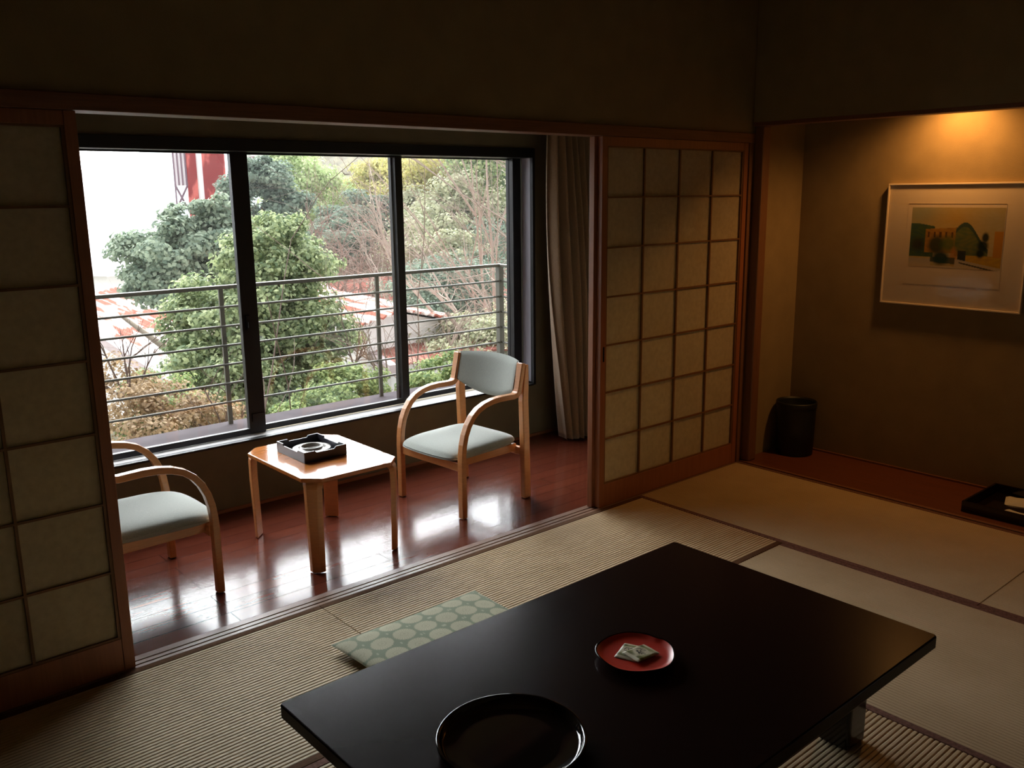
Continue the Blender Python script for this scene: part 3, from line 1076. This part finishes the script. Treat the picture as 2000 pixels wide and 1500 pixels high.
L = {}
L['camphor'] = mat_island('camphor_leaves', srgb(96, 118, 82), srgb(196, 206, 156))
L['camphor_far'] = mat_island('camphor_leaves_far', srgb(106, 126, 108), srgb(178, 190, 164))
L['dark'] = mat_island('dark_evergreen_leaves', srgb(92, 112, 96), srgb(148, 166, 144))
L['bamboo'] = mat_island('bamboo_leaves', srgb(172, 196, 130), srgb(218, 226, 178))
L['yellow'] = mat_island('yellow_green_leaves', srgb(176, 176, 104), srgb(228, 216, 146))
L['olive'] = mat_island('olive_leaves', srgb(140, 146, 112), srgb(196, 194, 160))
L['rust'] = mat_island('autumn_leaves', srgb(128, 104, 76), srgb(186, 160, 124))
L['mid'] = mat_island('mid_green_leaves', srgb(96, 124, 78), srgb(178, 190, 124))
L['bark'] = mat('grey_bark', srgb(120, 108, 94), 0.9, noise=(8, 0.2))
L['twig'] = mat('pale_twigs', srgb(158, 140, 128), 0.9)
L['twig_br'] = mat('pinkish_twigs', srgb(130, 110, 100), 0.9)
L['twig_dk'] = mat('dark_twigs', srgb(98, 80, 72), 0.9)


def leaf_cloud(name, blobs, n, size, m, parent, seed, clumps=26, flat=.75, fill=.25, spread=.20):
    rg = np.random.default_rng(seed)
    allv = []
    vol = np.array([b[3] * b[4] + b[4] * b[5] + b[3] * b[5] for b in blobs])
    cnt = (n * vol / vol.sum()).astype(int)
    for b, c in zip(blobs, cnt):
        cen = np.array(b[:3]); rad = np.array(b[3:6])
        nc = max(6, int(clumps))
        d = rg.normal(size=(nc, 3)); d /= np.linalg.norm(d, axis=1)[:, None]
        rr = np.where(rg.random(nc) < fill, rg.uniform(.3, .8, nc), rg.uniform(.82, 1.0, nc))
        cc = cen + d * rad * rr[:, None]
        idx = rg.integers(0, nc, c)
        off = rg.normal(size=(c, 3))
        off /= np.linalg.norm(off, axis=1)[:, None]
        off *= (rg.random(c) ** .5)[:, None]
        pos = cc[idx] + off * rad * spread * 1.6 * np.array([1, 1, flat])
        # leaf frame: faces mostly outwards/up with scatter
        nrm = off * 1.0 + d[idx] * .5 + rg.normal(size=(c, 3)) * .45 + np.array([0, 0, .5])
        nrm /= np.linalg.norm(nrm, axis=1)[:, None]
        a = np.cross(nrm, rg.normal(size=(c, 3)))
        a /= np.linalg.norm(a, axis=1)[:, None]
        bb = np.cross(nrm, a)
        s = size * rg.uniform(.6, 1.25, c)[:, None]
        tip = a * s
        side = bb * s * .36
        droop = nrm * s * .16
        allv.append(np.stack([pos - tip * .5, pos + side + droop, pos + tip * .5 - droop * .5, pos - side + droop], 1))
    v = np.concatenate(allv)
    q = np.arange(len(v) * 4).reshape(-1, 4)
    return link(name, np_mesh(name, v.reshape(-1, 3), q), m, parent)


def trunk(parent, base, top, r, m, seed, forks=4):
    rnd = random.Random(seed)
    k = MB()
    b = Vector(base); t = Vector(top)
    pts = [b.lerp(t, i / 5) + Vector((rnd.uniform(-1, 1), rnd.uniform(-1, 1), 0)) * r * (1 if 0 < i else 0) for i in range(6)]
    k.tube(pts, [r * (1 - .6 * i / 5) for i in range(6)], 8)
    for j in range(forks):
        s = pts[2 + j % 3]
        e = s + Vector((rnd.uniform(-1, 1), rnd.uniform(-1, 1), rnd.uniform(.6, 1.2))) * (t - b).length * .3
        k.tube([s, s.lerp(e, .5) + Vector((0, 0, .1)), e], [r * .5, r * .35, r * .15], 6)
    return k.build('trunk', m, parent, smooth=True)


def tree(label, blobs, n, size, m, seed, base=None, tr=.12, name='tree', cat='tree', group=None, leafname='foliage', clumps=26, spread=.2, bark=None):
    """blobs given as (u, v, Y, rx, rz) in view of the window -> centre point; radii in metres"""
    bl = []
    for (u, v, Y, rx, rz) in blobs:
        p = at(u, v, Y)
        bl.append((p.x, p.y, p.z, rx, rx * .9, rz))
    cx = sum(b[0] for b in bl) / len(bl); cy = sum(b[1] for b in bl) / len(bl)
    gz = hill_z(cx, cy) - .05
    t = thing(name, label, cat, (cx, cy, gz), group=group)
    bl = [(b[0] - cx, b[1] - cy, b[2] - gz, b[3], b[4], b[5]) for b in bl]
    leaf_cloud(leafname, bl, n, size, m, t, seed, clumps=clumps, spread=spread)
    tz = max(b[2] for b in bl)
    trunk(t, (0, 0, 0), (bl[0][0] * .5, bl[0][1] * .5, tz * .85), tr, bark or L['bark'], seed)
    return t


# big evergreen straight ahead
tree('tall leafy evergreen in front of the middle window pane, yellowish tips',
     [(540, 455, 9, .32, .28), (500, 520, 9, .42, .34), (590, 525, 9, .40, .36), (545, 590, 9.0, .62, .45), (440, 610, 9.1, .55, .42),
      (600, 650, 9.0, .55, .45), (380, 640, 9.2, .34, .34), (500, 700, 9, .70, .5), (590, 725, 8.8, .5, .4), (395, 730, 8.9, .40, .36), (520, 790, 8.6, .52, .4),
      (470, 770, 8.5, .40, .4)],
     60000, .055, L['camphor'], 11, tr=.14, clumps=34, spread=.24)
# left evergreen, farther
tree('rounded blue green evergreen behind the first mullion, left of the tall one',
     [(395, 462, 14, .75, .36), (320, 490, 14, .70, .5), (430, 500, 14, .75, .6), (300, 545, 14, .5, .45), (370, 560, 14, .8, .5), (418, 418, 14, .36, .33), (352, 432, 14, .30, .24)],
     34000, .085, L['camphor_far'], 12, tr=.18, clumps=24, spread=.26)
tree('dark conical evergreen beside the bamboo at the top of middle pane',
     [(497, 340, 22, .6, .5), (520, 385, 22, 1.0, .8), (548, 405, 22, .7, .5), (495, 430, 22, .8, .7)], 16000, .12, L['dark'], 13, tr=.2, clumps=24, spread=.26)
for i, (bl, lab, mt) in enumerate((
        ([(545, 335, 30, 1.0, 1.0), (580, 355, 30, 1.3, 1.1), (600, 395, 30, 1.6, 1.2), (560, 310, 30, .8, .6)], 'pale green bamboo clump at the top of the middle pane', 'bamboo'),
        ([(645, 390, 32, 1.7, .8), (705, 400, 32, 1.9, .9), (690, 350, 36, 1.5, .5)], 'olive thicket on the hillside below the white building', 'olive'),
        ([(745, 345, 30, 1.2, .7), (735, 375, 30, 1.4, .6), (790, 330, 30, 1.3, .7)], 'yellow bamboo clump behind the second mullion', 'yellow'),
        ([(830, 345, 26, 1.6, .9), (860, 390, 26, 1.6, 1.0), (815, 380, 26, 1.0, .7)], 'yellow bamboo at the top of the right pane', 'yellow'),
        ([(890, 430, 22, 1.5, 1.0), (840, 470, 21, 1.4, .8), (930, 400, 22, 1.5, 1.0), (870, 500, 19, 1.2, .6)], 'olive green thicket in the middle of the right pane', 'olive'),
        ([(960, 350, 23, 1.6, 1.3), (985, 420, 23, 1.5, 1.2)], 'grey green evergreen at the top right corner of the window', 'mid'),
        ([(980, 500, 19, 1.0, 1.2), (940, 540, 18, 1.1, .8), (1010, 580, 17, 1.2, 1.2)], 'dark green bushes behind the right railing post', 'dark'),
        ([(840, 560, 15, 1.0, .6), (880, 600, 14, 1.0, .7), (930, 570, 14, .9, .6), (815, 610, 14, .55, .5)], 'dark green bushes behind the railing, right pane', 'dark'),
        ([(700, 430, 26, 1.2, .8), (665, 470, 24, .9, .8)], 'dark green bush behind the bare thicket', 'dark'),
        ([(850, 415, 25, 1.8, 1.0), (780, 440, 26, 1.8, 1.0), (930, 330, 32, 2.5, 1.6), (1010, 360, 32, 2.5, 2.0)], 'pale mixed trees filling the hillside behind the bare branches', 'olive'),
        ([(905, 680, 11, .8, .5), (970, 650, 11, .8, .5), (1010, 700, 10, .8, .6)], 'olive undergrowth below the right railing', 'olive'),
)):
    tree(lab, bl, 15000, .14 if bl[0][2] > 20 else .075, L[mt], 30 + i, tr=.12, name='bamboo_clump' if mt in ('bamboo', 'yellow') else 'leafy_tree',
         cat='bamboo' if mt in ('bamboo', 'yellow') else 'tree', clumps=26, spread=.28)
tree('bright green shrub just outside, behind the right armchair back', [(850, 740, 7.2, .26, .20), (890, 730, 7.2, .26, .22), (820, 765, 7.2, .22, .18), (930, 760, 7.0, .25, .2)],
     9000, .042, L['mid'], 51, tr=.03, name='shrub', cat='shrub', clumps=18, spread=.3)
tree('green shrub under the railing at the foot of the middle pane', [(660, 760, 7.6, .34, .22), (710, 745, 7.8, .28, .2), (620, 800, 7.4, .26, .2), (560, 820, 7.2, .22, .16)],
     10000, .042, L['mid'], 52, tr=.03, name='shrub', cat='shrub', clumps=18, spread=.3)
tree('brownish autumn shrub at the bottom of the left pane', [(260, 800, 7.0, .30, .22), (330, 810, 6.9, .30, .22), (400, 825, 6.8, .28, .2), (300, 850, 6.6, .30, .16), (240, 740, 7.4, .2, .2)],
     7000, .036, L['rust'], 53, tr=.03, name='shrub', cat='shrub', clumps=16, spread=.35)
tree('small green shrub mixed with the autumn one at the left', [(310, 765, 7.6, .26, .18), (360, 800, 7.2, .22, .16), (280, 830, 6.9, .16, .12)],
     5000, .036, L['mid'], 54, tr=.03, name='shrub', cat='shrub', clumps=14, spread=.35)


# bare branches
def branches(k, p, d, ln, r, depth, rnd, bend=.25, n=5, spread=.6, droop=0.0):
    pts = [p]
    dd = d.copy()
    for i in range(n):
        dd = (dd + Vector((rnd.uniform(-1, 1), rnd.uniform(-1, 1), rnd.uniform(-1, 1) - droop)) * bend).normalized()
        pts.append(pts[-1] + dd * ln / n)
    k.tube(pts, [r * (1 - .65 * i / n) for i in range(n + 1)], 4 if depth < 2 else 6, cap=False)
    if depth > 0:
        for j in range(rnd.choice((3, 4, 4))):
            i = rnd.randint(1, n)
            nd = (dd + Vector((rnd.uniform(-1, 1), rnd.uniform(-1, 1), rnd.uniform(-.8, 1))) * spread).normalized()
            branches(k, pts[i], nd, ln * rnd.uniform(.5, .75), r * .45, depth - 1, rnd, bend, n, spread, droop)


def bare(label, base, specs, m, seed, depth=3, name='bare_tree', cat='tree', droop=0.0, bend=.25, spread=.7, group=None):
    rnd = random.Random(seed)
    b = Vector(base)
    t = thing(name, label, cat, b, group=group)
    k = MB()
    for (p, q, r) in specs:
        p = Vector(p) - b; q = Vector(q) - b
        branches(k, p, (q - p).normalized(), (q - p).length, r, depth, rnd, bend, 6, spread, droop)
    k.build('branches', m, t)
    return t


def ground_at(p):
    return Vector((p.x, p.y, hill_z(p.x, p.y) - .03))


# leafless tree leaning in from the right
b0 = at(1075, 640, 10.5)
g0 = ground_at(b0)
sp = [(g0, at(1000, 560, 10.2), .09)]
for (u0, v0, u1, v1, r) in ((1040, 470, 800, 300, .028), (1060, 520, 830, 400, .03), (1060, 560, 800, 520, .028), 
                            (1060, 600, 860, 480, .024), (1040, 380, 930, 280, .02), (1060, 330, 780, 330, .02),
                            (1050, 650, 880, 600, .02), (1070, 500, 760, 560, .022)):
    sp.append((at(u0, v0, 10.3), at(u1, v1, 9.6), r * .55))
bare('leafless pale tree reaching in from the right edge of the window', g0, sp, L['twig'], 3, depth=4, bend=.16, spread=.55)
# standing thin trunks at the right
for i, (u, v0, v1, Y) in enumerate(((960, 300, 700, 12.5), (945, 420, 720, 13), (1000, 330, 700, 11.5), (925, 480, 700, 13.5))):
    p0 = at(u + 30, v1 + 60, Y); p1 = at(u - 22, v0, Y)
    g = Vector((p0.x, p0.y, min(hill_z(p0.x, p0.y), p0.z) - .03))
    bare('slim pale leafless trunk in the right pane, %s' % ('nearest the mullion', 'second from the frame', 'closest to the frame', 'shortest of the four')[i],
         g, [(g, p1, .045)], L['twig'], 60 + i, depth=2, bend=.06, spread=.5, group='slim leafless trunks on the right')
# thicket of pinkish bare stems, centre
for i, (u, v, Y, hgt, nn, mm, lab) in enumerate((
        (640, 540, 20, 2.6, 16, 'twig_br', 'pinkish leafless thicket right of the tall evergreen'),
        (730, 545, 19, 2.4, 16, 'twig_br', 'brown leafless thicket above the right tin roof'),
        (820, 560, 17, 2.0, 14, 'twig', 'grey leafless scrub left in the right pane'),
        (900, 520, 20, 2.4, 12, 'twig_br', 'brownish leafless scrub in the centre of the right pane'))):
    c0 = at(u, v, Y)
    rnd = random.Random(80 + i)
    g = ground_at(c0)
    zb = min(c0.z, 50)
    specs = []
    for j in range(nn):
        a = Vector((c0.x + rnd.uniform(-1.1, 1.1), c0.y + rnd.uniform(-1, 1), zb - .6))
        e = a + Vector((rnd.uniform(-.6, .6), rnd.uniform(-.5, .5), 1)) * hgt * rnd.uniform(.5, .9)
        specs.append((a, e, .022))
    specs.append((g, Vector((c0.x, c0.y, zb)), .05))
    bare(lab, g, specs, L[mm], 90 + i, depth=2, name='bare_thicket', cat='thicket', droop=.15, bend=.3, spread=.9)
# small leafless shrubs near the window
for i, (u, v, Y, s, mm, lab) in enumerate((
        (440, 850, 6.6, .8, 'twig_dk', 'leafless grey shrub fanning out beside the left railing post'),
        (245, 760, 7.2, .9, 'twig_dk', 'leafless brown twigs at the lower left of the window'),
        (690, 700, 8.2, .9, 'twig_dk', 'dark leafless sapling in front of the red roofs'),
        (755, 720, 8.0, 1.0, 'twig_br', 'thin leafless branches behind the second mullion'),
        (880, 660, 8.5, .8, 'twig', 'leafless pale twigs below the middle of the right railing'))):
    c0 = at(u, v, Y)
    g = ground_at(c0)
    rnd = random.Random(120 + i)
    specs = [(g, c0, .022)]
    for j in range(5):
        e = c0 + Vector((rnd.uniform(-.8, .5), rnd.uniform(-.3, .3), rnd.uniform(.3, .9))) * s * .6
        specs.append((c0 + Vector((0, 0, -.1)), e, .010))
    bare(lab, g, specs, L[mm], 130 + i, depth=2, name='bare_shrub', cat='shrub', bend=.22, spread=.7)

# ------------------------------------------------------------------ roofs and houses outside
def rust_roof(name, white, red, axis_scale, thr=.5, scale=1.0):
    k = Nodes(name)
    tc = k.n('TexCoord')
    mp = k.n('Mapping'); mp.inputs['Scale'].default_value = axis_scale
    nz = k.n('TexNoise'); nz.inputs['Scale'].default_value = scale; nz.inputs['Detail'].default_value = 5
    r = k.n('ValToRGB')
    r.color_ramp.elements[0].color = white; r.color_ramp.elements[0].position = thr - .04
    r.color_ramp.elements[1].color = red; r.color_ramp.elements[1].position = thr + .04
    k.l(tc.outputs['Object'], mp.inputs[0]); k.l(mp.outputs[0], nz.inputs['Vector']); k.l(nz.outputs['Fac'], r.inputs[0])
    k.l(r.outputs[0], k.b.inputs['Base Color'])
    k.b.inputs['Roughness'].default_value = .95
    k.b.inputs['Specular IOR Level'].default_value = .03
    return k.m


M['roof_l'] = rust_roof('rust_streaked_white_roof', srgb(232, 222, 216), srgb(168, 98, 84), (6, .5, 1), .50, .9)
M['roof_r'] = rust_roof('red_painted_tin_roof', srgb(176, 126, 114), srgb(136, 86, 76), (5, .35, 1), .40, 1.0)
M['tower_red'] = rust_roof('rusted_red_sheet', srgb(196, 96, 88), srgb(132, 30, 30), (2, 2, .8), .44, 1.2)
M['white_wall'] = mat('weathered_white_wall', srgb(246, 244, 244), .8, noise=(2, .03))
M['white_metal'] = mat('white_painted_steel', srgb(240, 232, 236), .6)
M['grey_roof'] = mat('grey_gutter_metal', srgb(176, 158, 160), .6, noise=(3, .1))
M['blue_grey'] = mat('pale_blue_sheet_roof', srgb(214, 236, 240), .7, noise=(2, .05))
M['dark_open'] = mat('opening_shade_brown', srgb(150, 124, 118), .9, noise=(3, .2))  # flat brown panel colour standing in for the dark inside of the hut window
M['old_steel'] = mat('dull_purple_steel', srgb(112, 84, 98), .8)
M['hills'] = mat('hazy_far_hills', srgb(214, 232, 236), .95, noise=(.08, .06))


def gable(name, label, E0, E1, width, rise, eave_w, roof_m, wall_m, down=3.0, ribs=True, gutter=True):
    """roof slope starting at eave E0-E1 and rising away from the camera, with walls below"""
    E0 = Vector(E0); E1 = Vector(E1)
    d = (E1 - E0); ln = d.length; d.normalize()
    n = Vector((d.y, -d.x, 0)).normalized()
    if n.dot(E0 - CAM_POS) < 0: n = -n
    t = thing(name, label, 'house', (E0.x, E0.y, E0.z - down))
    M4 = Matrix((n, d, Vector((0, 0, 1)))).transposed()
    t.rotation_euler = M4.to_euler() if M4.determinant() > 0 else (0, 0, 0)
    if M4.determinant() < 0:
        M4 = Matrix((n, -d, Vector((0, 0, 1)))).transposed()
        t.rotation_euler = M4.to_euler()
        t.location = (E1.x, E1.y, E0.z - down)
    w2 = width
    k = MB()
    nx = 2
    # corrugations run along the slope of the sheet rows
    rows = 26
    rings = []
    for s in (0.0, 1.0):
        ring = []
        for i in range(rows * 2 + 1):
            q = i / (rows * 2)
            ring.append((q * w2, s * ln, down + q * rise + (width / 110 if i % 2 else 0)))
        rings.append(ring)
    k.loft(rings, close=False, cap=False)
    k2 = MB()
    rings2 = [[(x + w2 * 1.0, y, z) for x, y, z in r] for r in rings]
    ring3 = []
    for s in (0.0, 1.0):
        ring = []
        for i in range(rows * 2 + 1):
            q = i / (rows * 2)
            ring.append((w2 + q * w2, s * ln, down + rise - q * rise + (width / 110 if i % 2 else 0)))
        ring3.append(ring)
    k2.loft(ring3, close=False, cap=False)
    k.build('roof_slope', roof_m, t, solid=.03)
    k2.build('roof_slope', roof_m, t, solid=.03)
    e = .25
    MB().raw([(e, e, 0), (2 * w2 - e, e, 0), (2 * w2 - e, e, down), (w2, e, down + rise - .05), (e, e, down),
              (e, ln - e, 0), (2 * w2 - e, ln - e, 0), (2 * w2 - e, ln - e, down), (w2, ln - e, down + rise - .05), (e, ln - e, down)],
             [(0, 1, 2, 3, 4), (5, 9, 8, 7, 6), (0, 4, 9, 5), (1, 6, 7, 2)]).build('walls', wall_m, t)
    if gutter:
        MB().box(-eave_w, .02, 0, ln, down - .14, down + .02).build('gutter', M['grey_roof'], t)
    return t


gable('tin_roof_house', 'house with white tin roof streaked red, behind the left pane railing',
      (5.75, 23.0, -1.0), (4.45, 11.6, -1.0), 3.2, .75, .22, M['roof_l'], M['white_wall'], 2.6)
gable('red_roof_house', 'house with red tin roof behind the railing, right of the tall evergreen',
      (12.9, 23.0, -1.05), (10.3, 16.0, -1.05), 2.6, .30, .18, M['roof_r'], M['white_wall'], 2.4)
gable('low_red_shed', 'lower red roofed shed in front of the red roofed house',
      at(668, 655, 13.5), at(775, 725, 10.5), 1.5, .10, .12, M['roof_r'], M['white_wall'], 1.6)
hb = thing('pale_blue_shed', 'low shed with pale blue flat roof below the streaked tin roof', 'shed', (3.6, 11.0, -3.4))
MB().box(-1.6, 1.3, -1.2, 1.3, 0, 1.5).build('walls', M['white_wall'], hb)
MB().box(-1.75, 1.45, -1.35, 1.45, 1.5, 1.6).build('roof', M['blue_grey'], hb)
p = at(738, 532, 25.5)
wh = thing('white_hut', 'tiny white hut above the red roof, beside the second mullion', 'hut', (p.x, p.y, p.z - 1.2))
MB().box(-.55, .55, -.4, .4, 0, 1.56).build('walls', M['white_wall'], wh)
MB().box(-.62, .62, -.5, .5, 1.56, 1.65).build('roof', M['white_metal'], wh)
MB().box(.02, .36, -.415, -.39, 1.05, 1.42).build('window_opening', M['dark_open'], wh)

# white hazy houses at the left
def house(name, label, c, sx, sy, sz, rise, rz, roof_m):
    t = thing(name, label, 'house', c, rz)
    MB().box(-sx, sx, -sy, sy, 0, sz).build('walls', M['white_wall'], t)
    MB().raw([(-sx - .3, -sy - .3, sz), (sx + .3, -sy - .3, sz), (sx + .3, 0, sz + rise), (-sx - .3, 0, sz + rise), (sx + .3, sy + .3, sz), (-sx - .3, sy + .3, sz)],
             [(0, 1, 2, 3), (3, 2, 4, 5), (0, 3, 5), (1, 4, 2)]).build('roof', roof_m, t)
    return t


h1 = house('white_house', 'bleached white house with sloping roof at the left of the window', (8.3, 30, -3.2), 2.6, 3.5, 2.6, 1.9, .5, M['white_wall'])
MB().box(-.45, .45, -3.56, -3.48, 1.5, 2.0).build('window_opening', M['grey_roof'], h1)
house('white_house', 'farther white house whose roof edge slants beside the red tower', (11.5, 44, -3.2), 3.0, 4.0, 4.0, 1.9, -.4, M['white_wall'])
# long white building on the ridge
p0 = at(660, 322, 46)
wb = thing('ridge_building', 'long low white building on the ridge at the top of the middle pane', 'building', (p0.x, p0.y, p0.z - 1.6), -.08)
MB().box(-5.5, 6.5, -1, 1, 0, 1.75).build('walls', M['white_wall'], wb)
MB().box(-6, 7, -1.2, 1.2, 1.95, 2.15).build('roof', M['white_metal'], wb)
for i in range(9):
    MB().box(-5.4 + i * 1.4, -5.3 + i * 1.4, -1.1, -1.0, 1.75, 1.95).build('roof_post', M['grey_roof'], wb)
# rusty red tower
c0 = at(392, 400, 35)
tw = thing('rusty_tower', 'tall rusted red sheet tower with white stripe at the top of left pane', 'tower', (c0.x, c0.y, -3.4), -.35)
MB().box(.16, 1.0, -.5, .5, 0, 9.5).build('red_sheet_panel', M['tower_red'], tw)
MB().box(-.42, -.06, -.5, .5, 0, 9.5).build('red_sheet_panel', M['tower_red'], tw)
MB().box(-.06, .16, -.42, .5, 0, 9.5).build('white_stripe', M['white_metal'], tw)
MB().box(-.86, -.42, -.3, .4, 5.3, 7.2).build('white_side_panel', M['white_metal'], tw)
fr_ = MB()
for x in (-.88, -.74, -.60, -.46):
    fr_.box(x - .03, x + .03, -.36, -.32, 5.3 if x > -.8 else 4.0, 6.7)
fr_.tube([(-.88, -.34, 5.3), (-.44, -.34, 4.3)], .045, 6).tube([(-.44, -.34, 5.3), (-.80, -.34, 4.6)], .045, 6)
fr_.build('side_frame', M['old_steel'], tw)
# hazy hills on the horizon
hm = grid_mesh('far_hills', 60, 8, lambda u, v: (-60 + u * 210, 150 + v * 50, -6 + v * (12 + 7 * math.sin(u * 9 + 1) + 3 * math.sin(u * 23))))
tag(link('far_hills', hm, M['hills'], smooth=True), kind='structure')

# ------------------------------------------------------------------ morning haze over the valley
hz = Nodes('thin_haze')
hz.t.nodes.remove(hz.b)
vs_ = hz.n('VolumeScatter')
vs_.inputs['Color'].default_value = (0.95, 0.97, 1.0, 1)
vs_.inputs['Density'].default_value = 0.0016
hz.l(vs_.outputs[0], hz.t.nodes['Material Output'].inputs['Volume'])
tag(MB().box(-30, 85, 5.2, 110, -6, 30).build('haze', hz.m), 'thin pale haze hanging over the trees and roofs outside', 'haze', kind='stuff')
